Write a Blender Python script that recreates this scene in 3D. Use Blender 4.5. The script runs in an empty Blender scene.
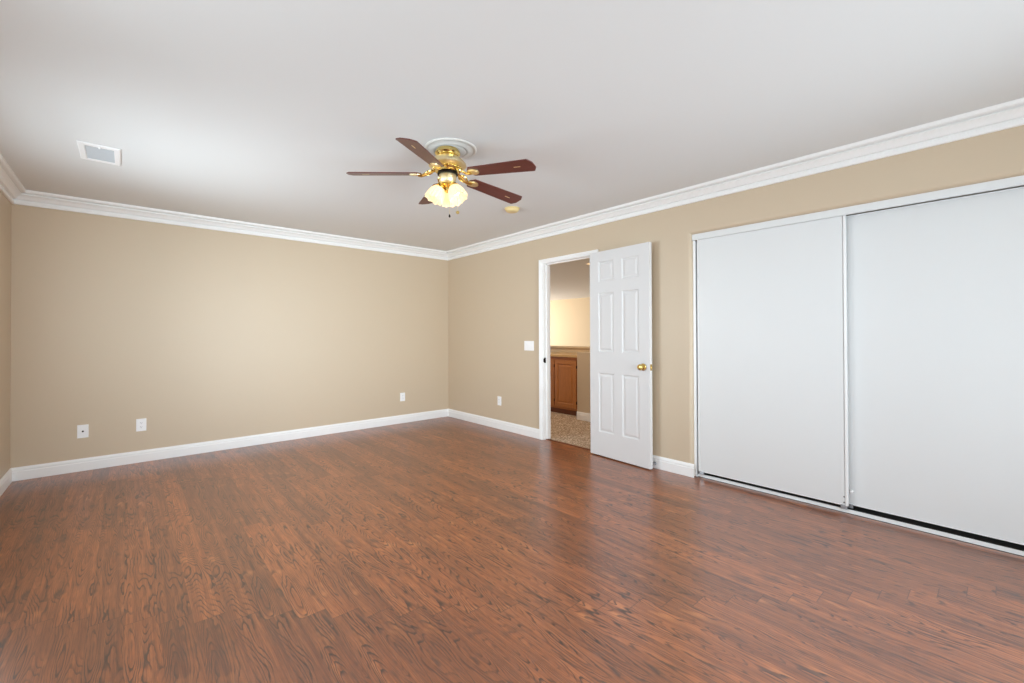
import bpy, bmesh, math, random
from mathutils import Vector, Matrix

# ---------------------------------------------------------------- camera, light, exposure
S = bpy.context.scene
COL = S.collection
PI = math.pi

def make_camera():
    f, yaw, pitch, roll, px, py = 434.194, 0.715714, 0.00757195, -0.0034320, 505.3356, 331.4228
    fw = Vector((math.sin(yaw)*math.cos(pitch), math.cos(yaw)*math.cos(pitch), math.sin(pitch)))
    r = Vector((math.cos(yaw), -math.sin(yaw), 0))
    u = r.cross(fw)
    c, s = math.cos(roll), math.sin(roll)
    r2, u2 = c*r + s*u, -s*r + c*u
    m = Matrix((r2, u2, -fw)).transposed().to_4x4()
    m.translation = Vector((-3.6150, -5.45604, 1.21183))
    cd = bpy.data.cameras.new('camera')
    cd.sensor_width = 36.0
    cd.lens = f/1024*36
    cd.shift_x = (512-px)/1024
    cd.shift_y = -(341.5-py)/1024
    cd.clip_start = 0.02
    ob = bpy.data.objects.new('camera', cd)
    ob.matrix_world = m
    COL.objects.link(ob)
    S.camera = ob
make_camera()

w = bpy.data.worlds.new('world'); S.world = w; w.use_nodes = True
w.node_tree.nodes['Background'].inputs[0].default_value = (0.75, 0.86, 1.0, 1)
w.node_tree.nodes['Background'].inputs[1].default_value = 0.6

def area(name, loc, rot, sx, sy, power, col, spread=180):
    l = bpy.data.lights.new(name, 'AREA'); l.shape = 'RECTANGLE'; l.size = sx; l.size_y = sy
    l.energy = power; l.color = col; l.spread = math.radians(spread)
    o = bpy.data.objects.new(name, l); o.location = loc; o.rotation_euler = rot
    COL.objects.link(o); return o

# room: X -4.3535..0 (left wall .. closet wall), Y 0 (far wall) .. -6.3 (wall behind the camera)
L = 4.3535; H = 2.44; YB = -6.30
DAY = (0.81, 0.93, 1.0)
# daylight of the front left window and of the big window behind the camera:
# diffuse sky, plus narrower beams and a side light added to even out the room
area('daylight_front_window', (-L-0.06, -1.80, 1.40), (0, -PI/2, 0), 1.18, 1.5, 20, DAY)
area('added_beam_front_window', (-L-0.05, -1.80, 1.40), (0, -PI/2, 0), 1.18, 1.5, 28, DAY, 110)  # added beam over the window light, narrowed to spare the ceiling
area('added_side_window_light', (-L-0.06, -4.20, 1.40), (0, -PI/2, 0), 1.18, 1.5, 34, DAY)  # extra light added to balance the room brightness; its window is unseen
area('daylight_rear_window', (-1.75, YB-0.06, 1.10), (PI/2, 0, 0), 2.4, 1.9, 48, DAY)
area('added_beam_rear_window', (-1.75, YB-0.05, 1.10), (PI/2, 0, 0), 2.4, 1.9, 32, DAY, 70)  # added narrow beam that brightens the far corner
# daylight of the open room beyond the loft
area('daylight_loft_window', (5.6, 7.42, 1.2), (-PI/2, 0, 0), 2.6, 1.8, 250, (1.0, 0.95, 0.88))

S.view_settings.view_transform = 'Standard'
S.view_settings.look = 'None'
S.view_settings.exposure = 0.08
S.view_settings.gamma = 1.0
S.view_settings.use_curve_mapping = False
S.cycles.max_bounces = 12
S.cycles.diffuse_bounces = 8
S.cycles.glossy_bounces = 5
S.cycles.sample_clamp_indirect = 6
S.cycles.caustics_reflective = False
S.cycles.caustics_refractive = False

# ---------------------------------------------------------------- materials
def srgb(r, g, b):
    def f(c):
        c /= 255
        return c/12.92 if c <= 0.04045 else ((c+0.055)/1.055)**2.4
    return (f(r), f(g), f(b), 1)

class NT:
    def __init__(s, name):
        s.m = bpy.data.materials.new(name); s.m.use_nodes = True
        s.t = s.m.node_tree; s.n = s.t.nodes; s.l = s.t.links
        s.b = s.n['Principled BSDF']
    def node(s, typ, **kw):
        n = s.n.new(typ)
        for k, v in kw.items(): setattr(n, k, v)
        return n
    def inp(s, sock, v):
        if isinstance(v, bpy.types.NodeSocket): s.l.new(v, sock)
        else: sock.default_value = v
    def math(s, op, a, b=0.0, c=None, clamp=False):
        n = s.node('ShaderNodeMath', operation=op); n.use_clamp = clamp
        s.inp(n.inputs[0], a); s.inp(n.inputs[1], b)
        if c is not None: s.inp(n.inputs[2], c)
        return n.outputs[0]
    def vec(s, x, y, z):
        n = s.node('ShaderNodeCombineXYZ')
        s.inp(n.inputs[0], x); s.inp(n.inputs[1], y); s.inp(n.inputs[2], z)
        return n.outputs[0]
    def noise(s, v, scale, detail=2.0, rough=0.5, dist=0.0):
        n = s.node('ShaderNodeTexNoise')
        s.inp(n.inputs['Vector'], v); n.inputs['Scale'].default_value = scale
        n.inputs['Detail'].default_value = detail; n.inputs['Roughness'].default_value = rough
        n.inputs['Distortion'].default_value = dist
        return n.outputs['Fac']
    def white(s, v):
        n = s.node('ShaderNodeTexWhiteNoise', noise_dimensions='3D')
        s.inp(n.inputs['Vector'], v); return n.outputs['Value']
    def step(s, v, a, b, lo=0.0, hi=1.0):
        n = s.node('ShaderNodeMapRange', interpolation_type='SMOOTHSTEP')
        s.inp(n.inputs[0], v); s.inp(n.inputs[1], a); s.inp(n.inputs[2], b)
        s.inp(n.inputs[3], lo); s.inp(n.inputs[4], hi)
        return n.outputs[0]
    def mix(s, f, a, b, blend='MIX'):
        n = s.node('ShaderNodeMix', data_type='RGBA', blend_type=blend)
        s.inp(n.inputs[0], f); s.inp(n.inputs[6], a); s.inp(n.inputs[7], b)
        return n.outputs[2]
    def obj(s):
        n = s.node('ShaderNodeTexCoord'); sp = s.node('ShaderNodeSeparateXYZ')
        s.l.new(n.outputs['Object'], sp.inputs[0])
        return n.outputs['Object'], sp.outputs
    def bump(s, h, strength, dist=0.01):
        n = s.node('ShaderNodeBump'); n.inputs['Strength'].default_value = strength
        n.inputs['Distance'].default_value = dist
        s.l.new(h, n.inputs['Height']); s.l.new(n.outputs[0], s.b.inputs['Normal'])

def paint(name, col, rough=0.6, var=0.03, scale=2.5, bump=0.0, bscale=120, spec=0.3):
    k = NT(name); o, _ = k.obj()
    n = k.noise(o, scale, 3)
    dark = tuple(c*(1-var) for c in col[:3])+(1,); lite = tuple(min(1, c*(1+var)) for c in col[:3])+(1,)
    k.inp(k.b.inputs['Base Color'], k.mix(n, dark, lite))
    k.b.inputs['Roughness'].default_value = rough
    k.b.inputs['Specular IOR Level'].default_value = spec
    if bump: k.bump(k.noise(o, bscale, 2), bump, 0.002)
    return k.m

def metal(name, col, rough=0.25, scale=30, metallic=1.0):
    k = NT(name); o, _ = k.obj()
    n = k.noise(o, scale, 2)
    k.b.inputs['Base Color'].default_value = col
    k.b.inputs['Metallic'].default_value = metallic
    k.inp(k.b.inputs['Roughness'], k.step(n, 0.2, 0.8, rough*0.8, rough*1.25))
    return k.m

def floor_material():
    k = NT('oak_laminate'); o, (x, y, z) = k.obj()
    W, LEN, STEP = 0.1125, 1.195, 0.0885
    rowf = k.math('DIVIDE', k.math('ADD', x, 3.625), W)
    row = k.math('FLOOR', rowf)
    u = k.math('SUBTRACT', rowf, row)
    vf = k.math('DIVIDE', k.math('ADD', k.math('ADD', y, 3.03), k.math('MULTIPLY', row, STEP)), LEN)
    idx = k.math('FLOOR', vf)
    v = k.math('SUBTRACT', vf, idx)
    # two neighbouring strips share one print
    pair = k.math('FLOOR', k.math('DIVIDE', k.math('ADD', row, idx), 2.0))
    h1 = k.white(k.vec(pair, idx, 1.5)); h2 = k.white(k.vec(row, idx, 7.5)); h3 = k.white(k.vec(pair, idx, 3.5))
    um = k.math('MULTIPLY', u, W); vm = k.math('MULTIPLY', v, LEN)
    gx = k.math('ADD', um, k.math('MULTIPLY', h1, 37.0))
    gy = k.math('ADD', vm, k.math('MULTIPLY', h3, 23.0))
    def N(sx, sy, w_, detail=2.0, rough=0.5, dist=0.0):
        return k.noise(k.vec(k.math('MULTIPLY', gx, sx), k.math('MULTIPLY', gy, sy), w_), 1.0, detail, rough, dist)
    # cathedral grain: contour lines of a field stretched along the board, with a fine wobble
    field = N(12.0, 1.5, h1, 1.0, 0.4)
    wob = N(60.0, 13.0, h3, 2.0, 0.55)
    wide = N(26.0, 4.0, 2.0, 2.0, 0.5)
    ph = k.math('ADD', k.math('ADD', k.math('MULTIPLY', field, 22.0), k.math('MULTIPLY', wob, 0.8)), k.math('MULTIPLY', wide, 1.6))
    fr = k.math('FRACT', ph)
    line = k.math('MULTIPLY', k.step(fr, 0.50, 0.86), k.step(fr, 0.91, 1.0, 1.0, 0.0))
    pres = k.step(N(20.0, 3.2, 4.0), 0.34, 0.62, 0.12, 1.0)
    line = k.math('MULTIPLY', line, pres)
    fib = N(300.0, 7.0, h1, 3.0, 0.6)
    streak = N(46.0, 1.6, 8.0, 3.0, 0.6)
    pore = k.step(N(420.0, 14.0, 6.0, 2.0, 0.6), 0.58, 0.72)
    blot = N(14.0, 5.0, 9.0, 2.0, 0.5)
    base = k.mix(h2, FLOOR_A, FLOOR_B)
    base = k.mix(k.step(streak, 0.25, 0.75), k.mix(0.38, base, FLOOR_LINE), k.mix(0.30, base, FLOOR_LITE))
    base = k.mix(k.step(fib, 0.28, 0.70), k.mix(0.46, base, FLOOR_LINE), base)
    base = k.mix(k.math('MULTIPLY', k.step(blot, 0.40, 0.22), 0.6), base, FLOOR_LITE)
    base = k.mix(k.math('MULTIPLY', k.step(blot, 0.60, 0.78), 0.85), base, FLOOR_KNOT)
    base = k.mix(k.math('MULTIPLY', pore, 0.45), base, FLOOR_LINE)
    base = k.mix(k.math('MULTIPLY', line, 0.92), base, FLOOR_LINE)
    # fine joints between strips and at the board ends
    ju = k.math('MINIMUM', u, k.math('SUBTRACT', 1.0, u))
    jv = k.math('MULTIPLY', k.math('MINIMUM', v, k.math('SUBTRACT', 1.0, v)), LEN/W)
    jt = k.math('MAXIMUM', k.math('MULTIPLY', k.step(ju, 0.0, 0.014, 1.0, 0.0), 0.40),
                k.math('MULTIPLY', k.step(jv, 0.0, 0.028, 1.0, 0.0), 0.65))
    base = k.mix(jt, base, (0.035, 0.014, 0.008, 1))
    k.inp(k.b.inputs['Base Color'], base)
    k.inp(k.b.inputs['Roughness'], k.step(fib, 0.2, 0.8, 0.31, 0.285))
    k.b.inputs['IOR'].default_value = 2.25
    hgt = k.math('SUBTRACT', 1.0, k.math('MAXIMUM', k.math('MULTIPLY', line, 0.5), jt))
    k.bump(hgt, 0.05, 0.001)
    return k.m

FLOOR_A = srgb(136, 67, 28); FLOOR_B = srgb(192, 104, 50)
FLOOR_KNOT = srgb(74, 42, 28); FLOOR_LITE = srgb(206, 128, 70); FLOOR_LINE = srgb(42, 18, 8)

def carpet_material():
    k = NT('carpet_brown'); o, _ = k.obj()
    n = k.noise(o, 42, 4, 0.75); n2 = k.noise(o, 9, 3, 0.6)
    c = k.mix(k.step(n, 0.36, 0.64), srgb(128, 102, 80), srgb(240, 220, 198))
    c = k.mix(k.math('MULTIPLY', k.step(n2, 0.35, 0.65), 0.35), c, srgb(128, 98, 72))
    k.inp(k.b.inputs['Base Color'], c); k.b.inputs['Roughness'].default_value = 0.95
    k.b.inputs['Specular IOR Level'].default_value = 0.1
    k.bump(n, 0.6, 0.01)
    return k.m

def wood_material(name, a, b, line, along='Z', rough=0.4, freq=1.0, coat=0.0):
    k = NT(name); o, (x, y, z) = k.obj()
    p, q, r = {'Z': (x, y, z), 'Y': (x, z, y), 'X': (z, y, x)}[along]
    v = k.vec(k.math('MULTIPLY', p, 40*freq), k.math('MULTIPLY', q, 40*freq), k.math('MULTIPLY', r, 3*freq))
    n = k.noise(v, 1.0, 4, 0.6, 0.4)
    fib = k.noise(k.vec(k.math('MULTIPLY', p, 300), k.math('MULTIPLY', q, 300), k.math('MULTIPLY', r, 12)), 1.0, 2)
    c = k.mix(n, a, b)
    c = k.mix(k.math('MULTIPLY', k.step(fib, 0.5, 0.75), 0.5), c, line)
    k.inp(k.b.inputs['Base Color'], c); k.b.inputs['Roughness'].default_value = rough
    k.b.inputs['Coat Weight'].default_value = coat
    k.b.inputs['Coat Roughness'].default_value = 0.2
    return k.m

M = {}
M['wall'] = paint('wall_taupe_paint', srgb(205, 187, 162), 0.45, 0.012, 1.3, 0.05, 160, 0.5)
M['ceiling'] = paint('ceiling_white_paint', srgb(226, 227, 226), 0.85, 0.008, 1.0, 0.04, 140, 0.15)
M['trim'] = paint('trim_white_gloss', srgb(244, 244, 243), 0.35, 0.008, 3.0, 0, 0, 0.4)
M['door'] = paint('door_white_satin', srgb(224, 224, 224), 0.40, 0.008, 3.0, 0.02, 300, 0.4)
M['closet'] = paint('closet_panel_white', srgb(226, 228, 228), 0.42, 0.008, 2.0, 0.02, 200, 0.4)
M['closet_edge'] = paint('closet_edge_white', srgb(242, 243, 243), 0.3, 0.004, 3.0, 0, 0, 0.5)
M['plate'] = paint('plate_white_plastic', srgb(248, 248, 248), 0.35, 0.005, 20, 0, 0, 0.5)
M['plate_slot'] = paint('plate_slot_grey', srgb(110, 116, 132), 0.5, 0.02, 20)
M['dark'] = paint('dark_recess', srgb(24, 22, 22), 0.6, 0.05, 20)
M['cream'] = paint('aged_cream_plastic', srgb(228, 206, 150), 0.5, 0.02, 20)
M['medallion'] = paint('medallion_white', srgb(222, 220, 214), 0.6, 0.01, 6, 0.05, 120)
M['vent_grey'] = paint('vent_filter_grey', srgb(194, 198, 201), 0.8, 0.05, 60)
M['rubber'] = paint('rubber_tip_white', srgb(225, 222, 215), 0.7, 0.02, 40)
M['brass'] = metal('polished_brass', srgb(232, 204, 128), 0.16)
M['antique'] = metal('brushed_antique_brass', srgb(238, 220, 176), 0.42, 90)
M['steel'] = metal('satin_steel', srgb(170, 172, 176), 0.35)
M['black_metal'] = metal('blackened_metal', srgb(40, 36, 34), 0.45)
M['aluminium'] = metal('painted_aluminium', srgb(226, 228, 230), 0.35, 30, 0.3)
M['blade'] = wood_material('mahogany_blade', srgb(108, 46, 38), srgb(82, 34, 30), srgb(58, 24, 22), 'X', 0.38, 1.0, 0.25)
M['oak'] = wood_material('golden_oak', srgb(196, 132, 70), srgb(168, 106, 52), srgb(118, 68, 30), 'Z', 0.4, 1.0, 0.1)
M['oak_dark'] = wood_material('dark_oak_kick', srgb(128, 76, 42), srgb(104, 60, 32), srgb(72, 42, 22), 'Y', 0.5)  # darker oak tone for the toe kick and the threshold strip
M['counter'] = paint('counter_tan_laminate', srgb(206, 172, 124), 0.35, 0.05, 40)
M['hall_wall'] = paint('hall_cream_paint', srgb(222, 202, 170), 0.75, 0.012, 1.3)
M['carpet'] = carpet_material()
M['floor'] = floor_material()
M['closet_floor'] = paint('closet_grey_carpet', srgb(84, 80, 76), 0.95, 0.2, 120, 0.4, 200)
def glass_shade():
    k = NT('frosted_ribbed_glass')
    k.b.inputs['Base Color'].default_value = srgb(255, 244, 222)
    k.b.inputs['Roughness'].default_value = 0.35
    k.b.inputs['Emission Color'].default_value = srgb(255, 240, 208)
    k.b.inputs['Emission Strength'].default_value = 0.30
    tr = k.node('ShaderNodeBsdfTranslucent'); tr.inputs[0].default_value = srgb(255, 246, 226)
    mx = k.node('ShaderNodeMixShader'); mx.inputs[0].default_value = 0.6
    k.l.new(k.b.outputs[0], mx.inputs[1]); k.l.new(tr.outputs[0], mx.inputs[2])
    k.l.new(mx.outputs[0], k.n['Material Output'].inputs[0])
    return k.m
M['shade'] = glass_shade()
def emit(name, col, s):
    k = NT(name); k.b.inputs['Base Color'].default_value = col
    k.b.inputs['Emission Color'].default_value = col; k.b.inputs['Emission Strength'].default_value = s
    return k.m
M['bulb'] = emit('lit_bulb', srgb(255, 232, 190), 5)
M['can_light'] = emit('lit_downlight', srgb(255, 214, 160), 1.2)
# ---------------------------------------------------------------- mesh helpers
def bx(bm, x0, x1, y0, y1, z0, z1):
    v = [bm.verts.new((x, y, z)) for x in (x0, x1) for y in (y0, y1) for z in (z0, z1)]
    for f in ((0,1,3,2), (4,6,7,5), (0,4,5,1), (2,3,7,6), (0,2,6,4), (1,5,7,3)):
        bm.faces.new([v[i] for i in f])
    return v

def lathe(bm, prof, n=40, cx=0, cy=0, ribs=0, ribamp=0.0, mat=None):
    rings = []
    for r, z in prof:
        ring = []
        if r < 1e-6:
            p = Vector((cx, cy, z)); ring = [bm.verts.new(mat @ p if mat else p)]
        else:
            for i in range(n):
                a = 2*PI*i/n; rr = r*(1+ribamp*math.cos(ribs*a)) if ribs else r
                p = Vector((cx+rr*math.cos(a), cy+rr*math.sin(a), z))
                ring.append(bm.verts.new(mat @ p if mat else p))
        rings.append(ring)
    for a, b in zip(rings, rings[1:]):
        if len(a) == 1 and len(b) == 1: continue
        for i in range(n):
            j = (i+1) % n
            if len(a) == 1: bm.faces.new((a[0], b[j], b[i]))
            elif len(b) == 1: bm.faces.new((a[i], a[j], b[0]))
            else: bm.faces.new((a[i], a[j], b[j], b[i]))

def tube(bm, pts, rad, n=10, flat=1.0):
    pts = [Vector(p) for p in pts]
    rads = rad if isinstance(rad, (list, tuple)) else [rad]*len(pts)
    rings = []
    for i, p in enumerate(pts):
        t = (pts[min(i+1, len(pts)-1)]-pts[max(i-1, 0)]).normalized()
        a = Vector((0, 0, 1)) if abs(t.z) < 0.9 else Vector((1, 0, 0))
        s = t.cross(a).normalized(); u = s.cross(t)
        rings.append([bm.verts.new(p + rads[i]*(math.cos(2*PI*k/n)*s + flat*math.sin(2*PI*k/n)*u)) for k in range(n)])
    for a, b in zip(rings, rings[1:]):
        for i in range(n): bm.faces.new((a[i], a[(i+1) % n], b[(i+1) % n], b[i]))
    bm.faces.new(rings[0][::-1]); bm.faces.new(rings[-1])

def prism(bm, outline, z0, z1, mat=None):
    T = (lambda p: mat @ Vector(p)) if mat else Vector
    a = [bm.verts.new(T((x, y, z0))) for x, y in outline]; b = [bm.verts.new(T((x, y, z1))) for x, y in outline]
    n = len(a)
    bm.faces.new(a[::-1]); bm.faces.new(b)
    for i in range(n): bm.faces.new((a[i], a[(i+1) % n], b[(i+1) % n], b[i]))

def obj(name, bm, mat, parent=None, smooth=False, bevel=0.0, loc=None, rot=None):
    bmesh.ops.recalc_face_normals(bm, faces=bm.faces)
    me = bpy.data.meshes.new(name); bm.to_mesh(me); bm.free()
    me.materials.append(mat)
    o = bpy.data.objects.new(name, me); COL.objects.link(o)
    if parent: o.parent = parent
    if loc: o.location = loc
    if rot: o.rotation_euler = rot
    if smooth:
        for p in me.polygons: p.use_smooth = True
        md = o.modifiers.new('edges', 'EDGE_SPLIT'); md.split_angle = math.radians(38)
    if bevel:
        md = o.modifiers.new('bevel', 'BEVEL'); md.width = bevel; md.segments = 2; md.limit_method = 'ANGLE'
    return o

def tag(o, label, cat=None, group=None, kind=None):
    o['label'] = label
    if cat: o['category'] = cat
    if group: o['group'] = group
    if kind: o['kind'] = kind
    return o

def empty(name, loc, label, cat, rot=(0, 0, 0), group=None, kind=None):
    o = bpy.data.objects.new(name, None); o.location = loc; o.rotation_euler = rot
    o.empty_display_size = 0.1; COL.objects.link(o)
    return tag(o, label, cat, group, kind)

def boxes(*bs):
    bm = bmesh.new()
    for b in bs: bx(bm, *b)
    return bm

def struct(name, bm, mat, label, cat, **kw):
    return tag(obj(name, bm, mat, **kw), label, cat, kind='structure')

def sweep(bm, prof, p0, p1, inward, m0=0.0, m1=0.0, up=(0, 0, 1)):
    """profile (d from wall, h along up) run from p0 to p1; m0/m1 = mitre factors at each end"""
    p0, p1, inward, up = Vector(p0), Vector(p1), Vector(inward), Vector(up)
    t = (p1-p0).normalized()
    A = [bm.verts.new(p0 + inward*d + up*h + t*(m0*d)) for d, h in prof]
    B = [bm.verts.new(p1 + inward*d + up*h - t*(m1*d)) for d, h in prof]
    n = len(prof)
    for i in range(n): bm.faces.new((A[i], A[(i+1) % n], B[(i+1) % n], B[i]))
    bm.faces.new(A); bm.faces.new(B[::-1])

# ---------------------------------------------------------------- room shell
DY0, DY1, DZ = -1.965, -2.690, 2.036          # hallway door opening in the right wall
CY0, CY1, CZ = -3.708, -5.830, 2.062          # closet opening
T = 0.11
struct('floor', boxes((-L-T, 0.045, YB-T, T, -0.10, 0.0)), M['floor'],
       'reddish brown oak-look plank floor of the empty bedroom', 'floor')
struct('ceiling', boxes((-L-T, T, YB-T, T, H, H+0.1)), M['ceiling'],
       'smooth white bedroom ceiling with the fan on it', 'ceiling')
struct('wall_back', boxes((-L-T, T, 0, T, -0.1, H)), M['wall'],
       'long taupe wall at the far left with three outlet plates', 'wall')
# left wall with a window opening outside the frame
WY0, WY1, WZ0, WZ1 = -1.05, -2.55, 0.80, 2.00
VY0, VY1 = -3.45, -4.95  # opening added for the extra side light
struct('wall_left', boxes((-L-T, -L, WY0, -0.0005, -0.1, H), (-L-T, -L, VY0, WY1, -0.1, H), (-L-T, -L, YB, VY1, -0.1, H),
                          (-L-T, -L, WY1, WY0, -0.1, WZ0), (-L-T, -L, WY1, WY0, WZ1, H),
                          (-L-T, -L, VY1, VY0, -0.1, WZ0), (-L-T, -L, VY1, VY0, WZ1, H)), M['wall'],
       'taupe wall seen as a narrow strip at the left edge', 'wall')
RX0, RX1, RZ0, RZ1 = -2.95, -0.55, 0.15, 2.05
struct('wall_rear', boxes((-L-T, RX0, YB-T, YB, -0.1, H), (RX1, T, YB-T, YB, -0.1, H),
                          (RX0, RX1, YB-T, YB, -0.1, RZ0), (RX0, RX1, YB-T, YB, RZ1, H)), M['wall'],
       'taupe wall with the big window behind the camera', 'wall')

def right_wall():
    bm = boxes((0, T, DY0, -0.0005, -0.1, H), (0, T, CY0+0.028, DY1, -0.1, H), (0, T, DY1, DY0, DZ, H),
               (0, T, YB, CY1, -0.1, H), (0, T, CY1, CY0+0.028, CZ+0.028, H))
    # rounded drywall corners of the closet opening
    R = 0.028; N = 8
    for (sy, yc) in ((1, CY0),):
        out = [(0.0, yc+R), (T, yc+R), (T, yc)] + [(R-R*math.sin(PI/2*i/N), yc+R-R*math.cos(PI/2*i/N)) for i in range(N)]
        prism(bm, out, -0.1, CZ+R)
    out = [(0.0, CZ+R), (T, CZ+R), (T, CZ)] + [(R-R*math.sin(PI/2*i/N), CZ+R-R*math.cos(PI/2*i/N)) for i in range(N)]
    a = [bm.verts.new((x, CY0+R, z)) for x, z in out]; b = [bm.verts.new((x, CY1, z)) for x, z in out]
    bm.faces.new(a); bm.faces.new(b[::-1])
    for i in range(len(a)): bm.faces.new((a[i], a[(i+1) % len(a)], b[(i+1) % len(a)], b[i]))
    return bm
struct('wall_right', right_wall(), M['wall'], 'taupe wall on the right with the doorway and the closet', 'wall')

# crown moulding: stepped profile
CR = [(0, -0.116), (0.013, -0.116), (0.017, -0.111), (0.017, -0.090), (0.014, -0.086), (0.003, -0.086), (0.003, -0.075), (0.024, -0.075), (0.030, -0.073),
      (0.036, -0.064), (0.044, -0.054), (0.055, -0.045), (0.064, -0.040), (0.064, -0.037), (0.046, -0.036), (0.046, -0.026), (0.074, -0.026),
      (0.084, -0.024), (0.0905, -0.017), (0.0916, -0.010), (0.0916, 0), (0, 0)]
e = 0.0004
def crown(name, p0, p1, inward, label):
    bm = bmesh.new(); sweep(bm, CR, p0, p1, inward, 1, 1)
    struct(name, bm, M['trim'], label, 'crown molding')
crown('trim_1', (-L+e, -e, H-e), (-e, -e, H-e), (0, -1, 0), 'white crown molding along the top of the long back wall')
crown('trim_2', (-e, -e, H-e), (-e, YB+e, H-e), (-1, 0, 0), 'white crown molding above the doorway and closet')
crown('trim_3', (-L+e, YB+e, H-e), (-L+e, -e, H-e), (1, 0, 0), 'white crown molding on the left wall at the left edge')
crown('trim_4', (-e, YB+e, H-e), (-L+e, YB+e, H-e), (0, 1, 0), 'white crown molding on the wall behind the camera')

BP = [(0, 0), (0.014, 0), (0.014, 0.074), (0.0105, 0.078), (0.0105, 0.085), (0.012, 0.088), (0.010, 0.098),
      (0.006, 0.106), (0.004, 0.1117), (0, 0.1117)]
def base(name, p0, p1, inward, m0, m1, label):
    bm = bmesh.new(); sweep(bm, BP, p0, p1, inward, m0, m1)
    struct(name, bm, M['trim'], label, 'baseboard')
g = 0.0006
base('baseboard_back', (-L+e, -e, g), (-e, -e, g), (0, -1, 0), 1, 1, 'white baseboard along the long back wall')
base('baseboard_right', (-e, -e, g), (-e, -1.9105, g), (-1, 0, 0), 1, 0, 'white baseboard between the room corner and the doorway')
base('baseboard_closet', (-e, -2.7525, g), (-e, -3.726, g), (-1, 0, 0), 0, -0.3, 'short white baseboard between the open door and the closet')
base('baseboard_left', (-L+e, YB+e, g), (-L+e, -e, g), (1, 0, 0), 1, 1, 'white baseboard on the left wall at the left edge')
base('baseboard_rear', (-e, YB+e, g), (-L+e, YB+e, g), (0, 1, 0), 1, 1, 'white baseboard on the wall behind the camera')

# doorway casing (both legs and head) and jamb
def casing():
    bm = bmesh.new()
    P = [(0, 0), (0.017, 0), (0.018, 0.010), (0.015, 0.020), (0.014, 0.036), (0.009, 0.040), (0.008, 0.054), (0.010, 0.060), (0, 0.060)]
    # h runs from the outer edge inwards; mitre by hand
    def leg(y_out, sgn):
        q = 0.90 if sgn > 0 else 1.0
        A = [bm.verts.new((-d-e, y_out - sgn*h*q, g)) for d, h in P]
        B = [bm.verts.new((-d-e, y_out - sgn*h*q, DZ+0.040-h*0.75)) for d, h in P]
        for i in range(len(P)): bm.faces.new((A[i], A[(i+1) % len(P)], B[(i+1) % len(P)], B[i]))
        bm.faces.new(A); bm.faces.new(B[::-1])
    leg(DY0+0.054, 1); leg(DY1-0.060, -1)
    A = [bm.verts.new((-d-e, DY0+0.054-h*0.90, DZ+0.040-h*0.75)) for d, h in P]
    B = [bm.verts.new((-d-e, DY1-0.060+h, DZ+0.040-h*0.75)) for d, h in P]
    for i in range(len(P)): bm.faces.new((A[i], A[(i+1) % len(P)], B[(i+1) % len(P)], B[i]))
    bm.faces.new(A); bm.faces.new(B[::-1])
    return bm
struct('trim_5', casing(), M['trim'], 'white casing framing the open doorway', 'door casing')
jt = 0.008
jamb = boxes((0.0, T, DY0-jt, DY0-e, 0.0006, DZ-e), (0.0, T, DY1+e, DY1+jt, 0.0006, DZ-e), (0.0, T, DY1+jt, DY0-jt, DZ-jt, DZ-e),
             (0.042, 0.080, DY0-jt-0.011, DY0-jt, 0.0006, DZ-jt), (0.042, 0.080, DY1+jt, DY1+jt+0.011, 0.0006, DZ-jt),
             (0.042, 0.080, DY1+jt, DY0-jt, DZ-jt-0.011, DZ-jt))
jb = struct('trim_6', jamb, M['trim'], 'white door jamb lining the open doorway', 'door jamb')
obj('strike_plate', boxes((0.004, 0.030, DY0-jt-0.0022, DY0-jt-0.0002, 0.885, 0.945), (-0.003, 0.004, DY0-jt-0.003, DY0-jt+0.004, 0.895, 0.935)), M['black_metal'], jb)['label'] = 'dark strike plate'
struct('trim_7', boxes((0.030, 0.062, DY1+jt, DY0-jt, 0.0006, 0.007)), M['oak_dark'], 'dark wood threshold strip under the doorway', 'threshold')

# ---------------------------------------------------------------- six panel door, swung open against the wall
def panel_face(bm, W, Hh, rects, y, s, depth=0.008):
    """raised-panel face in the XZ plane at height y, outward normal s*Y"""
    xs = sorted({0, W, *[r[0] for r in rects], *[r[1] for r in rects]})
    zs = sorted({0, Hh, *[r[2] for r in rects], *[r[3] for r in rects]})
    V = {}
    def P(x, z, d=0.0):
        k = (round(x, 5), round(z, 5), round(d, 5))
        if k not in V: V[k] = bm.verts.new((x, y - s*d, z))
        return V[k]
    for a, b in zip(xs, xs[1:]):
        for c, d in zip(zs, zs[1:]):
            mx, mz = (a+b)/2, (c+d)/2
            if any(r[0] < mx < r[1] and r[2] < mz < r[3] for r in rects): continue
            bm.faces.new((P(a, c), P(b, c), P(b, d), P(a, d)))
    for x0, x1, z0, z1 in rects:
        prev = None
        k = min(1.0, (x1-x0)/0.15)
        for ins, dp in ((0, 0), (0.004*k, 0.003), (0.010*k, depth), (0.020*k, depth), (0.034*k, 0.0025), (0.038*k, 0.002)):
            ring = [P(x0+ins, z0+ins, dp), P(x1-ins, z0+ins, dp), P(x1-ins, z1-ins, dp), P(x0+ins, z1-ins, dp)]
            if prev:
                for i in range(4): bm.faces.new((prev[i], prev[(i+1) % 4], ring[(i+1) % 4], ring[i]))
            prev = ring
        bm.faces.new(prev)

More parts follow.
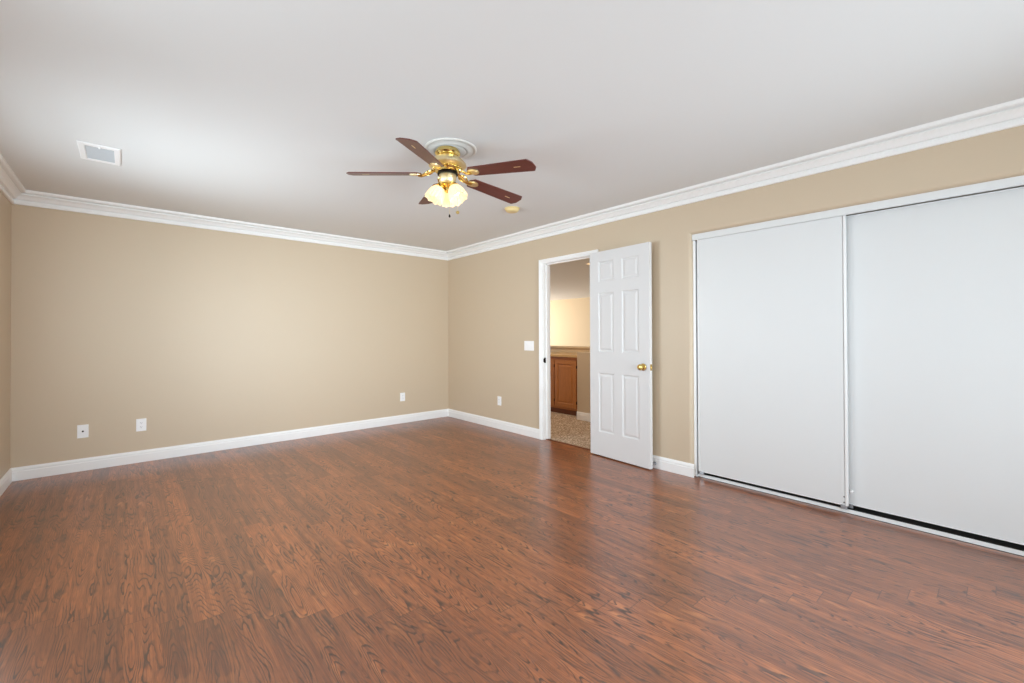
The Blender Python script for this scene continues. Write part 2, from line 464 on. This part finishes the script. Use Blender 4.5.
def door_leaf(W, Hh, Tk, rects):
    bm = bmesh.new()
    panel_face(bm, W, Hh, rects, 0.0, -1); panel_face(bm, W, Hh, rects, Tk, 1)
    c = [(0, 0), (W, 0), (W, Hh), (0, Hh)]
    for i in range(4):
        (ax, az), (bx_, bz) = c[i], c[(i+1) % 4]
        bm.faces.new([bm.verts.new(p) for p in ((ax, 0, az), (bx_, 0, bz), (bx_, Tk, bz), (ax, Tk, az))])
    bmesh.ops.remove_doubles(bm, verts=bm.verts, dist=1e-5)
    return bm

DW, DH, DT = 0.700, 2.025, 0.035
# local X runs from hinge to latch; local Y from the room face (0) to the wall face (DT)
ang = math.atan2(-0.9974, -0.0715)
hx, hy = -0.0605, -2.684
door = empty('door_1', (hx, hy, 0.011), 'white six-panel door standing open against the wall beside the doorway', 'door', (0, 0, ang), kind='structure')
st, mu = 0.112, 0.096; pw = (DW-2*st-mu)/2
cols = [(st, st+pw), (st+pw+mu, DW-st)]
rows = [(0.234, 0.820), (1.028, 1.614), (1.727, 1.925)]
rects = [(a, b, c, d) for a, b in cols for c, d in rows]
obj('leaf', door_leaf(DW, DH, DT, rects), M['door'], door)

def knob_bm(side):
    bm = bmesh.new()
    prof = [(0.0, 0.0), (0.031, 0.0), (0.033, 0.004), (0.028, 0.008), (0.014, 0.010), (0.011, 0.018), (0.011, 0.028), (0.018, 0.034),
            (0.026, 0.041), (0.0285, 0.049), (0.026, 0.057), (0.016, 0.063), (0.0, 0.065)]
    m = Matrix.Translation((DW-0.066, 0.0 if side < 0 else DT, 0.905)) @ Matrix.Rotation(PI/2 if side < 0 else -PI/2, 4, 'X')
    lathe(bm, prof, 28, mat=m)
    return bm
k = obj('knob', knob_bm(-1), M['brass'], door, True); k['label'] = 'brass door knob facing the room'
k = obj('knob', knob_bm(1), M['brass'], door, True); k['label'] = 'brass door knob facing the wall'
lp = obj('latch_plate', boxes((DW+0.0003, DW+0.002, 0.006, DT-0.006, 0.877, 0.933)), M['brass'], door)
obj('latch_bolt', boxes((DW+0.002, DW+0.011, 0.012, DT-0.012, 0.895, 0.915)), M['brass'], lp, bevel=0.002)
for z in (0.20, 1.00, 1.80):
    bm = bmesh.new()
    lathe(bm, [(0, z-0.045), (0.005, z-0.045), (0.006, z-0.043), (0.006, z+0.043), (0.005, z+0.045), (0, z+0.045)], 12, -0.004, DT+0.004)
    bx(bm, -0.0015, -0.0003, 0.006, DT, z-0.042, z+0.042)
    h = obj('hinge', bm, M['brass'], door, True); h['label'] = 'brass hinge'

# spring door stop screwed to the baseboard behind the door edge
bm = bmesh.new()
stop = empty('door_stop', (-0.0145, -3.374, 0.046), 'small spring door stop on the baseboard beside the open door', 'door stop')
pts = [(-0.006-0.042*i/160, 0.006*math.cos(i*0.62), 0.006*math.sin(i*0.62)) for i in range(161)]
bm = bmesh.new(); tube(bm, pts, 0.0016, 6); obj('spring', bm, M['steel'], stop, True)
rm = Matrix.Rotation(-PI/2, 4, 'Y')
bm = bmesh.new(); lathe(bm, [(0, 0), (0.012, 0), (0.012, 0.004), (0.008, 0.008), (0, 0.008)], 16, mat=rm); obj('base', bm, M['steel'], stop, True)
bm = bmesh.new(); lathe(bm, [(0, 0.045), (0.006, 0.045), (0.007, 0.048), (0.007, 0.053), (0.005, 0.056), (0, 0.056)], 16, mat=rm); obj('rubber_tip', bm, M['rubber'], stop, True)

# ---------------------------------------------------------------- closet
struct('wall_closet', boxes((0.70, 0.78, CY1-0.3, CY0+0.3, -0.1, H), (T+e, 0.70, CY0+0.3, CY0+0.38, -0.1, H), (T+e, 0.70, CY1-0.38, CY1-0.3, -0.1, H)),
       M['wall'], 'unlit wall inside the closet', 'wall')
struct('floor_closet', boxes((0.0455, 0.70, CY1+e, CY0-e, -0.1, -0.001), (T+e, 0.70, CY1-0.30, CY1, -0.1, -0.001), (T+e, 0.70, CY0, CY0+0.30, -0.1, -0.001)), M['closet_floor'], 'dark grey floor under the closet doors', 'floor')
struct('ceiling_closet', boxes((T, 0.78, CY1-0.38, CY0+0.38, H, H+0.1)), M['ceiling'], 'ceiling inside the closet', 'ceiling')
struct('trim_8', boxes((0.022, 0.036, CY1+e, CY0-e, 2.018, CZ-e), (0.018, 0.0375, CY1+e, CY0-e, 2.010, 2.018), (0.036, T, CY1+e, CY0-e, CZ-0.012, CZ-e)), M['closet'],
       'white head track covering the top of the closet doors', 'closet track', bevel=0.0015)
struct('trim_9', boxes((0.034, T, CY0-0.019, CY0-e, 0.001, 2.009)), M['closet_edge'],
       'white side channel at the left end of the closet', 'closet jamb', bevel=0.002)
struct('trim_10', boxes((0.058, 0.073, CY1+e, CY0-0.020, 0.0002, 0.022)), M['closet_edge'], 'white floor track along the closet doors', 'closet track', bevel=0.001)

def closet_door(name, x, y0, y1, ztop, label, lit_edge):
    d = empty(name, (x, y0, 0.048), label, 'closet door', kind='structure')
    W = y0-y1; Hh = ztop-0.048; tk = 0.022
    obj('panel', boxes((0.001, tk-0.002, -W+0.0185, -0.0125, 0.009, Hh-0.009)), M['closet'], d, bevel=0.001)
    for a, b, xf in ((-0.012, 0.0, 0.0), (-W, -W+0.016, -0.004)):
        bm = boxes((xf, tk, a, b, 0.0, Hh))
        obj('stile', bm, M['closet_edge'], d, bevel=0.004)
    obj('rail', boxes((0.0, tk, -W+0.0165, -0.0125, 0.0, 0.0085)), M['closet_edge'], d, bevel=0.002)
    obj('rail', boxes((0.0, tk, -W+0.0165, -0.0125, Hh-0.0085, Hh)), M['closet_edge'], d, bevel=0.002)
    for yy in (-0.030, -W+0.024):
        gd = obj('guide', boxes((0.001, 0.014, yy-0.018, yy+0.018, -0.024, 0.004), (-0.003, 0.001, yy-0.018, yy+0.018, -0.012, 0.006)), M['steel'], d, bevel=0.001)
        gd['label'] = 'small metal floor guide'
    return d
d1 = closet_door('door_2', 0.042, -3.740, -4.757, 2.022, 'white sliding closet door nearer the open door, in front of the other', 1)
W1 = 4.757-3.740
for z in (0.022, 0.060):
    bm = bmesh.new(); lathe(bm, [(0, 0), (0.0045, 0), (0.0035, 0.002), (0, 0.0025)], 12, mat=Matrix.Translation((0.0, -W1+0.022, z)) @ Matrix.Rotation(-PI/2, 4, 'Y'))
    s = obj('screw', bm, M['dark'], d1, True); s['label'] = 'dark screw head'
d2 = closet_door('door_3', 0.092, -4.725, -5.812, 2.016, 'white sliding closet door at the right edge, behind the other', 0)
bm = bmesh.new()
lathe(bm, [(0, 0), (0.010, 0), (0.010, 0.006), (0.007, 0.018), (0, 0.020)], 14, mat=Matrix.Translation((-0.0002, -0.042, 0.094)) @ Matrix.Rotation(-PI/2, 4, 'Y'))
s = obj('bumper', bm, M['plate'], d2, True); s['label'] = 'small white bumper'

# ---------------------------------------------------------------- windows outside the frame
def window(name, axis, a0, a1, z0, z1, c, label):
    bm = bmesh.new(); fr = 0.05
    def q(p0, p1, q0, q1, d0=-0.03, d1=0.03):
        if axis == 'Y': bx(bm, c+d0, c+d1, p0, p1, q0, q1)
        else: bx(bm, p0, p1, c+d0, c+d1, q0, q1)
    q(a0+e, a0+fr, z0+e, z1-e); q(a1-fr, a1-e, z0+e, z1-e); q(a0+fr, a1-fr, z0+e, z0+fr); q(a0+fr, a1-fr, z1-fr, z1-e)
    m = (a0+a1)/2; q(m-0.02, m+0.02, z0+fr, z1-fr)
    o = struct(name, bm, M['trim'], label, 'window')
    return o
window('window_1', 'Y', WY1, WY0, WZ0, WZ1, -L-0.02, 'white framed window in the left wall beyond the left edge, nearer the far corner')
window('added_window', 'Y', VY1, VY0, WZ0, WZ1, -L-0.02, 'unseen white framed window added in the left wall beside the camera')  # frame for the opening added with the side light
window('window_2', 'X', RX0, RX1, RZ0, RZ1, YB-0.02, 'white framed window in the wall behind the camera')

# ---------------------------------------------------------------- wall plates
def plate(name, loc, rotz, wd, ht, style, label, cat):
    """local -Y is out of the wall"""
    p = empty(name, loc, label, cat, (0, 0, rotz))
    bm = boxes((-wd/2, wd/2, -0.0055, -0.0003, -ht/2, ht/2)); obj('cover', bm, M['plate'], p, bevel=0.0022)
    if style == 'coax':
        bm = bmesh.new(); lathe(bm, [(0, 0.0), (0.0075, 0.0), (0.0075, 0.004), (0.005, 0.004), (0.005, 0.012), (0.002, 0.012), (0, 0.010)], 16, mat=Matrix.Translation((0, -0.0055, 0)) @ Matrix.Rotation(PI/2, 4, 'X'))
        j = obj('jack', bm, M['black_metal'], p, True); j['label'] = 'dark round cable jack'
    elif style == 'duplex':
        for z in (0.0195, -0.0195):
            out = [(0.0165*math.cos(a)*1.0, max(-0.0135, min(0.0135, 0.0185*math.sin(a)))) for a in [2*PI*i/28 for i in range(28)]]
            bm = bmesh.new(); prism(bm, out, 0.0, 0.0022, Matrix.Translation((0, -0.0055, z)) @ Matrix.Rotation(PI/2, 4, 'X'))
            s_ = obj('socket', bm, M['plate'], p)
            obj('slots', boxes((-0.0075, -0.005, -0.0083, -0.0076, z-0.001, z+0.007), (0.005, 0.0075, -0.0083, -0.0076, z-0.001, z+0.006),
                               (-0.002, 0.002, -0.0083, -0.0076, z-0.009, z-0.005)), M['plate_slot'], s_)
    elif style == 'decora':
        s_ = obj('socket', boxes((-0.0165, 0.0165, -0.0085, -0.0055, -0.0335, 0.0335)), M['plate'], p, bevel=0.001)
        for z in (0.017, -0.017):
            obj('slots', boxes((-0.0075, -0.005, -0.0092, -0.0086, z-0.001, z+0.007), (0.005, 0.0075, -0.0092, -0.0086, z-0.001, z+0.006),
                               (-0.002, 0.002, -0.0092, -0.0086, z-0.009, z-0.005)), M['plate_slot'], s_)
    elif style == 'switch':
        for i in (-1, 0, 1):
            bm = bmesh.new(); x = i*0.046
            v = [(x-0.0165, -0.0058, -0.0335), (x+0.0165, -0.0058, -0.0335), (x+0.0165, -0.0058, 0.0335), (x-0.0165, -0.0058, 0.0335)]
            bx(bm, x-0.0165, x+0.0165, -0.0082, -0.0056, -0.0335, 0.0335)
            for vv in bm.verts:
                if vv.co.y < -0.008: vv.co.y -= 0.003*(vv.co.z/0.0335)*0.8
            obj('rocker', bm, M['plate'], p, bevel=0.0008)
    return p
plate('wall_plate', (-3.918, 0, 0.355), 0, 0.074, 0.118, 'coax', 'white cable plate with one dark jack on the back wall, nearest the left corner', 'outlet')
plate('outlet', (-3.515, 0, 0.357), 0, 0.076, 0.119, 'duplex', 'white duplex outlet on the back wall just right of the cable plate', 'outlet')
plate('outlet', (-0.754, 0, 0.359), 0, 0.074, 0.116, 'decora', 'white outlet on the back wall close to the far room corner', 'outlet')
plate('outlet', (0, -1.181, 0.360), -PI/2, 0.074, 0.116, 'decora', 'white outlet low on the right wall between corner and doorway', 'outlet')
plate('light_switch', (0, -1.732, 1.079), -PI/2, 0.162, 0.115, 'switch', 'white light switch plate with rockers beside the doorway', 'light switch')

# ---------------------------------------------------------------- ceiling vent and smoke detector
vent = empty('ceiling_vent', (-3.757, -1.475, H), 'white framed air vent in the ceiling at upper left', 'vent')
VX, VY, IX, IY = 0.104, 0.176, 0.070, 0.137
def frame_ring():
    bm = bmesh.new()
    lv = [(VX, VY, 0.0004), (VX, VY, 0.004), (VX-0.006, VY-0.006, 0.009), (IX+0.003, IY+0.003, 0.009), (IX, IY, 0.0065), (IX, IY, 0.0004)]
    rings = [[bm.verts.new((sx*a, sy*b, -d)) for sx, sy in ((-1, -1), (1, -1), (1, 1), (-1, 1))] for a, b, d in lv]
    for A, B in zip(rings, rings[1:]):
        for i in range(4): bm.faces.new((A[i], A[(i+1) % 4], B[(i+1) % 4], B[i]))
    return bm
obj('frame', frame_ring(), M['plate'], vent)
obj('backing', boxes((-IX+0.0003, IX-0.0003, -IY+0.0003, IY-0.0003, -0.0025, -0.0004)), M['vent_grey'], vent)
bm = bmesh.new()
for i in range(14):
    yc = -IY+0.010+i*(2*IY-0.020)/13
    v = [bm.verts.new((sx*(IX-0.0004), yc+dy, dz)) for sx in (-1, 1) for dy, dz in ((-0.006, -0.0029), (-0.0052, -0.0027), (0.005, -0.0062), (0.0042, -0.0066))]
    for f in ((0,1,2,3), (4,7,6,5), (0,4,5,1), (1,5,6,2), (2,6,7,3), (3,7,4,0)): bm.faces.new([v[k] for k in f])
obj('louvers', bm, M['vent_grey'], vent)
obj('lever', boxes((-0.004, 0.004, -IY-0.016, -IY-0.002, -0.016, -0.0085)), M['plate'], vent, bevel=0.001)

sd = empty('smoke_detector', (-0.800, -2.325, H), 'yellowed round smoke detector on the ceiling right of the fan', 'smoke detector')
bm = bmesh.new(); lathe(bm, [(0, -0.0004), (0.072, -0.0004), (0.072, -0.008), (0.068, -0.011), (0, -0.011)], 40); obj('mounting_ring', bm, M['cream'], sd, True)
bm = bmesh.new(); lathe(bm, [(0, -0.0112), (0.064, -0.0112), (0.066, -0.016), (0.060, -0.030), (0.050, -0.036), (0.020, -0.038), (0, -0.038)], 40); obj('cover', bm, M['cream'], sd, True)

# ---------------------------------------------------------------- ceiling fan
FX, FY = -2.040, -3.075
md = bmesh.new()
lathe(md, [(0, -0.0004), (0.172, -0.0004), (0.172, -0.003), (0.166, -0.008), (0.158, -0.009), (0.152, -0.006), (0.146, -0.007), (0.122, -0.013),
           (0.115, -0.017), (0.108, -0.016), (0.102, -0.014), (0.092, -0.020), (0, -0.020)], 64)
tag(obj('ceiling_medallion', md, M['medallion'], None, True, loc=(-2.004, -3.058, H)), 'round white medallion on the ceiling above the fan', 'ceiling medallion')

fan = empty('ceiling_fan', (FX, FY, H-0.0205), 'brass ceiling fan with five mahogany blades and lit glass shades', 'ceiling fan')
Z0 = H-0.0205
def Zr(z): return z-Z0
def fan_part(name, prof, mat, n=48, **kw):
    bm = bmesh.new(); lathe(bm, [(r, Zr(z)) for r, z in prof], n, **kw); return obj(name, bm, mat, fan, True)
fan_part('canopy', [(0, 2.419), (0.072, 2.419), (0.074, 2.412), (0.080, 2.408), (0.083, 2.402), (0.083, 2.392), (0.078, 2.386), (0.072, 2.376), (0.062, 2.370), (0, 2.370)], M['brass'])
fan_part('motor_housing', [(0, 2.3695), (0.066, 2.3695), (0.080, 2.365), (0.097, 2.352), (0.114, 2.335), (0.122, 2.323), (0.122, 2.314), (0.112, 2.305), (0.096, 2.298), (0, 2.298)], M['antique'])
fan_part('motor_band', [(0, 2.2976), (0.090, 2.2976), (0.094, 2.292), (0.090, 2.286), (0.080, 2.276), (0.070, 2.270), (0, 2.270)], M['brass'])
fan_part('flywheel', [(0, 2.2696), (0.066, 2.2696), (0.066, 2.256), (0, 2.256)], M['black_metal'])
fan_part('switch_housing', [(0, 2.2556), (0.055, 2.2556), (0.057, 2.250), (0.055, 2.225), (0.051, 2.206), (0.042, 2.198), (0, 2.198)], M['antique'])
fit = fan_part('light_fitter', [(0, 2.1976), (0.032, 2.1976), (0.034, 2.190), (0.026, 2.182), (0.019, 2.174), (0.021, 2.166), (0.018, 2.156), (0.020, 2.150), (0.014, 2.143), (0.006, 2.139), (0, 2.138)], M['brass'], 32)

# scroll ornaments round the motor band
bm = bmesh.new()
for i in range(24):
    a = 2*PI*i/24
    lathe(bm, [(0, -0.005), (0.004, -0.0035), (0.006, 0), (0.004, 0.0035), (0, 0.005)], 8, mat=Matrix.Translation((0.092*math.cos(a), 0.092*math.sin(a), Zr(2.293))))
obj('bead_ring', bm, M['brass'], fan, True)

def blade_outline():
    r0, r1 = 0.168, 0.637
    w0, w1 = 0.049, 0.0615
    c = 0.024
    up = [(r0+0.008, 0.030), (r0+0.024, w0), (r1-c-0.002, w1), (r1-c+0.003, w1-0.002), (r1-0.003, w1-c-0.006), (r1, w1-c-0.012)]
    pts = [(r0, 0.020)] + up
    return pts + [(x, -y) for x, y in reversed(pts)]
pitch = math.radians(-12.0); ph0 = math.radians(144.3)
ZB = 2.2636
DROOP = (-0.028, -0.075, -0.106, -0.077, -0.029)      # the wooden blades sag a little, each its own way
bmb = bmesh.new(); prism(bmb, blade_outline(), -0.003, 0.003)
def iron_bm():
    bm = bmesh.new()
    # oval plate screwed under the blade root
    out = [(0.205+0.042*math.cos(a), 0.031*math.sin(a)) for a in [2*PI*i/32 for i in range(32)]]
    prism(bm, out, -0.0068, -0.0033)
    out = [(0.205+0.034*math.cos(a), 0.024*math.sin(a)) for a in [2*PI*i/32 for i in range(32)]]
    prism(bm, out, -0.0098, -0.0068)
    return bm
def arm_bm():
    bm = bmesh.new()
    pts = [(0.060, 0, 0.020), (0.082, 0, 0.020), (0.104, 0, 0.013), (0.126, 0, 0.001), (0.148, 0, -0.009), (0.170, 0, -0.012), (0.190, 0, -0.009)]
    tube(bm, pts, [0.016, 0.017, 0.015, 0.014, 0.016, 0.020, 0.020], 12, 0.42)
    for s in (-1, 1):   # side scrolls
        tube(bm, [(0.092, s*0.010, 0.018), (0.106, s*0.026, 0.014), (0.124, s*0.031, 0.006), (0.142, s*0.023, -0.002), (0.160, s*0.012, -0.008)], [0.004, 0.006, 0.006, 0.005, 0.004], 8)
    return bm
bm0 = obj('blade', bmb, M['blade'], fan, bevel=0.0012)
bm0.location = (0, 0, Zr(ZB)); bm0.rotation_mode = 'XYZ'
ir0 = obj('blade_iron', iron_bm(), M['antique'], bm0, True)
ar0 = obj('blade_arm', arm_bm(), M['brass'], fan, True)
ar0.location = (0, 0, Zr(ZB))
mk0 = obj('mark', boxes((0.500, 0.545, -0.004, 0.004, -0.0036, -0.0031)), M['antique'], bm0); mk0['label'] = 'small pale maker mark'
for i in range(5):
    a = ph0 + i*2*PI/5
    if i == 0: b, q, r_, m_ = bm0, ir0, ar0, mk0
    else:
        b, q, r_, m_ = bm0.copy(), ir0.copy(), ar0.copy(), mk0.copy()
        for o in (b, q, r_, m_): COL.objects.link(o)
        b.parent = fan; q.parent = b; r_.parent = fan; m_.parent = b
    b.rotation_euler = (pitch, -DROOP[i], a)
    r_.rotation_euler = (0, -DROOP[i], a)

# light kit: three tulip shades
prof_out = [(0.020, 0.0), (0.022, -0.010), (0.033, -0.022), (0.045, -0.040), (0.052, -0.060), (0.056, -0.080), (0.0585, -0.098), (0.061, -0.112)]
def shade_bm():
    bm = bmesh.new(); n = 64
    def ring(r, z, amp): return [bm.verts.new((r*(1+amp*math.cos(16*2*PI*i/n))*math.cos(2*PI*i/n), r*(1+amp*math.cos(16*2*PI*i/n))*math.sin(2*PI*i/n),
                                               z+(0.004*math.cos(8*2*PI*i/n) if z < -0.1 else 0))) for i in range(n)]
    rs = [ring(r, z, 0.045*min(1, k/3)) for k, (r, z) in enumerate(prof_out)] + [ring(r-0.003, z+(0.001 if k else 0), 0.045*min(1, (len(prof_out)-1-k)/3)) for k, (r, z) in enumerate(reversed(prof_out))]
    for A, B in zip(rs, rs[1:]):
        for i in range(n): bm.faces.new((A[i], A[(i+1) % n], B[(i+1) % n], B[i]))
    for i in range(n): bm.faces.new((rs[-1][i], rs[-1][(i+1) % n], rs[0][(i+1) % n], rs[0][i]))
    return bm
sh0 = obj('lamp_shade', shade_bm(), M['shade'], fan, True)
bm = bmesh.new(); lathe(bm, [(0, -0.030), (0.010, -0.032), (0.020, -0.044), (0.024, -0.058), (0.019, -0.074), (0.008, -0.082), (0, -0.083)], 20)
bl0 = obj('bulb', bm, M['bulb'], sh0, True)
bm = bmesh.new(); lathe(bm, [(0, 0.014), (0.014, 0.014), (0.020, 0.008), (0.027, -0.004), (0.033, -0.016), (0.036, -0.022), (0.0345, -0.0225), (0.026, -0.006), (0.012, 0.000), (0.012, -0.030), (0, -0.030)], 24)
cu0 = obj('socket_cup', bm, M['brass'], sh0, True)
bm = bmesh.new(); tube(bm, [(0.016, 0, 2.178-Z0), (0.024, 0, 2.190-Z0), (0.032, 0, 2.195-Z0), (0.038, 0, 2.195-Z0)], 0.006, 10)
am0 = obj('lamp_arm', bm, M['brass'], fan, True)
TILT = math.radians(27)
for i, az in enumerate((157, -75, 41)):
    a = math.radians(az)
    if i == 0: s, b, c, r_ = sh0, bl0, cu0, am0
    else:
        s, b, c, r_ = sh0.copy(), bl0.copy(), cu0.copy(), am0.copy()
        for o in (s, b, c, r_): COL.objects.link(o)
        s.parent = fan; r_.parent = fan; b.parent = s; c.parent = s
    s.location = (0.043*math.cos(a), 0.043*math.sin(a), Zr(2.186))
    s.rotation_euler = (0, -TILT, a)
    r_.rotation_euler = (0, 0, a)

# pull chains
def chain(x, y, ztop, zend, fob, label):
    bm = bmesh.new(); tube(bm, [(x, y, Zr(ztop)), (x, y, Zr(zend))], 0.0007, 6)
    ch = obj('pull_chain', bm, M['antique'], fan)
    bm = bmesh.new()
    if fob == 'ball':
        lathe(bm, [(0, Zr(zend)), (0.003, Zr(zend)-0.002), (0.0065, Zr(zend)-0.014), (0.005, Zr(zend)-0.020), (0, Zr(zend)-0.022)], 14, x, y)
        o = obj('fob', bm, M['black_metal'], ch, True)
    else:
        t = Matrix.Translation((x, y, Zr(zend)-0.010)) @ Matrix.Rotation(math.radians(-33), 4, 'Z') @ Matrix.Rotation(PI/2, 4, 'X')
        lathe(bm, [(0, -0.002), (0.010, -0.002), (0.011, 0), (0.010, 0.002), (0, 0.002)], 20, mat=t)
        o = obj('fob', bm, M['brass'], ch, True)
    o['label'] = label
chain(0.755*0.012-0.549*0.056, -0.656*0.012-0.836*0.056, 2.23, 1.985, 'ball', 'dark pull chain fob')
chain(0.755*0.064-0.549*0.034, -0.656*0.064-0.836*0.034, 2.215, 2.012, 'disc', 'round brass pull chain fob')

# ---------------------------------------------------------------- loft hall beyond the doorway
struct('floor_hall', boxes((0.0455, T, DY1+0.009, DY0-0.009, -0.1, -0.0005), (T+e, 2.02, -3.20, 4.0, -0.1, -0.0005)), M['carpet'],
       'mottled brown carpet in the hall beyond the doorway', 'floor')
struct('ceiling_hall', boxes((T+e, 8.0, -3.6, 7.6, H, H+0.1)), M['ceiling'], 'hall ceiling seen through the doorway', 'ceiling')
struct('wall_hall', boxes((7.90, 8.0, -3.6, 7.6, -2.7, H)), M['hall_wall'], 'lit cream wall far beyond the doorway', 'wall')
struct('wall_loft_end', boxes((T+e, 7.9, -3.6, -3.3, -2.7, H)), M['hall_wall'], 'end wall of the hall hidden behind the door', 'wall')
struct('wall_loft_side', boxes((T+e, 4.3, 7.5, 7.6, -2.7, H), (6.9, 7.9, 7.5, 7.6, -2.7, H), (4.3, 6.9, 7.5, 7.6, -2.7, 0.3), (4.3, 6.9, 7.5, 7.6, 2.1, H)), M['hall_wall'], 'end wall of the open space beyond the hall', 'wall')
struct('floor_lower', boxes((T+e, 7.9, -3.3, 7.5, -2.8, -2.7)), M['carpet'], 'carpet of the storey below the loft', 'floor')
struct('wall_guard', boxes((1.98, 2.10, -3.25, 4.0, 0.0, 0.985), (1.955, 2.125, -3.25, 4.0, 0.985, 1.012)), M['hall_wall'], 'low cream guard wall behind the oak counter', 'wall')
kw = struct('wall_knee', boxes((1.240, 1.372, -3.20, -1.435, 0.0, 0.955)), M['wall'], 'taupe half wall to the right of the oak cabinet', 'wall')
bm = bmesh.new(); sweep(bm, BP, (1.2396, -1.435, g), (1.2396, -3.2, g), (-1, 0, 0))
struct('baseboard_hall', bm, M['trim'], 'white baseboard on the half wall in the hall', 'baseboard')

cab = empty('oak_cabinet', (1.40, -0.86, 0.0), 'golden oak base cabinet in the hall beyond the doorway', 'cabinet')
def rel(x0, x1, y0, y1, z0, z1): return (x0-1.40, x1-1.40, y0+0.86, y1+0.86, z0, z1)
obj('body', boxes(rel(1.402, 1.96, -1.433, -0.390, 0.075, 0.868)), M['oak'], cab)
obj('toe_kick', boxes(rel(1.425, 1.96, -1.433, -0.390, 0.0, 0.0745)), M['oak_dark'], cab)
def cab_door(y0, y1):
    Wd, Hd = y0-y1, 0.715
    bm = door_leaf(Wd, Hd, 0.018, [(0.058, Wd-0.058, 0.058, Hd-0.058)])
    o = obj('door', bm, M['oak'], cab); o.location = (1.3825-1.40, y0+0.86, 0.108); o.rotation_euler = (0, 0, -PI/2)
    o.location.x = 1.3835-1.40
    return o
for y0, y1 in ((-0.870, -1.298), (-0.424, -0.852)):
    d = cab_door(y0, y1)
    for z in (0.09, 0.62):
        h = obj('hinge', boxes((0.427, 0.434, -0.002, 0.012, z-0.02, z+0.02)), M['black_metal'], d); h['label'] = 'dark hinge'
ct = boxes((1.374, 1.952, -1.434, -0.380, 0.8685, 0.906))
tag(obj('countertop', ct, M['counter'], bevel=0.004), 'tan counter top on the oak cabinet in the hall', 'countertop')

dl = empty('recessed_light', (2.44, -0.76, H), 'small recessed ceiling light in the hall beyond the doorway', 'ceiling light')
def lamp(name, loc, power, parent=None):
    lt = bpy.data.lights.new(name, 'AREA'); lt.shape = 'DISK'; lt.size = 0.14; lt.energy = power; lt.color = (1.0, 0.86, 0.68)
    o = bpy.data.objects.new(name, lt); o.location = loc; COL.objects.link(o); o.parent = parent
lamp('added_hall_light', (0.62, -0.95, H-0.02), 17)  # unseen light without a fixture, added to brighten the cabinet front
bm = bmesh.new(); lathe(bm, [(0.070, -0.0004), (0.095, -0.0004), (0.095, -0.004), (0.088, -0.007), (0.070, -0.005), (0.070, -0.0004)], 32); obj('trim_ring', bm, M['plate'], dl, True)
bm = bmesh.new(); lathe(bm, [(0, -0.0006), (0.0695, -0.0006), (0.0695, -0.003), (0, -0.003)], 32); obj('lens', bm, M['can_light'], dl, True)
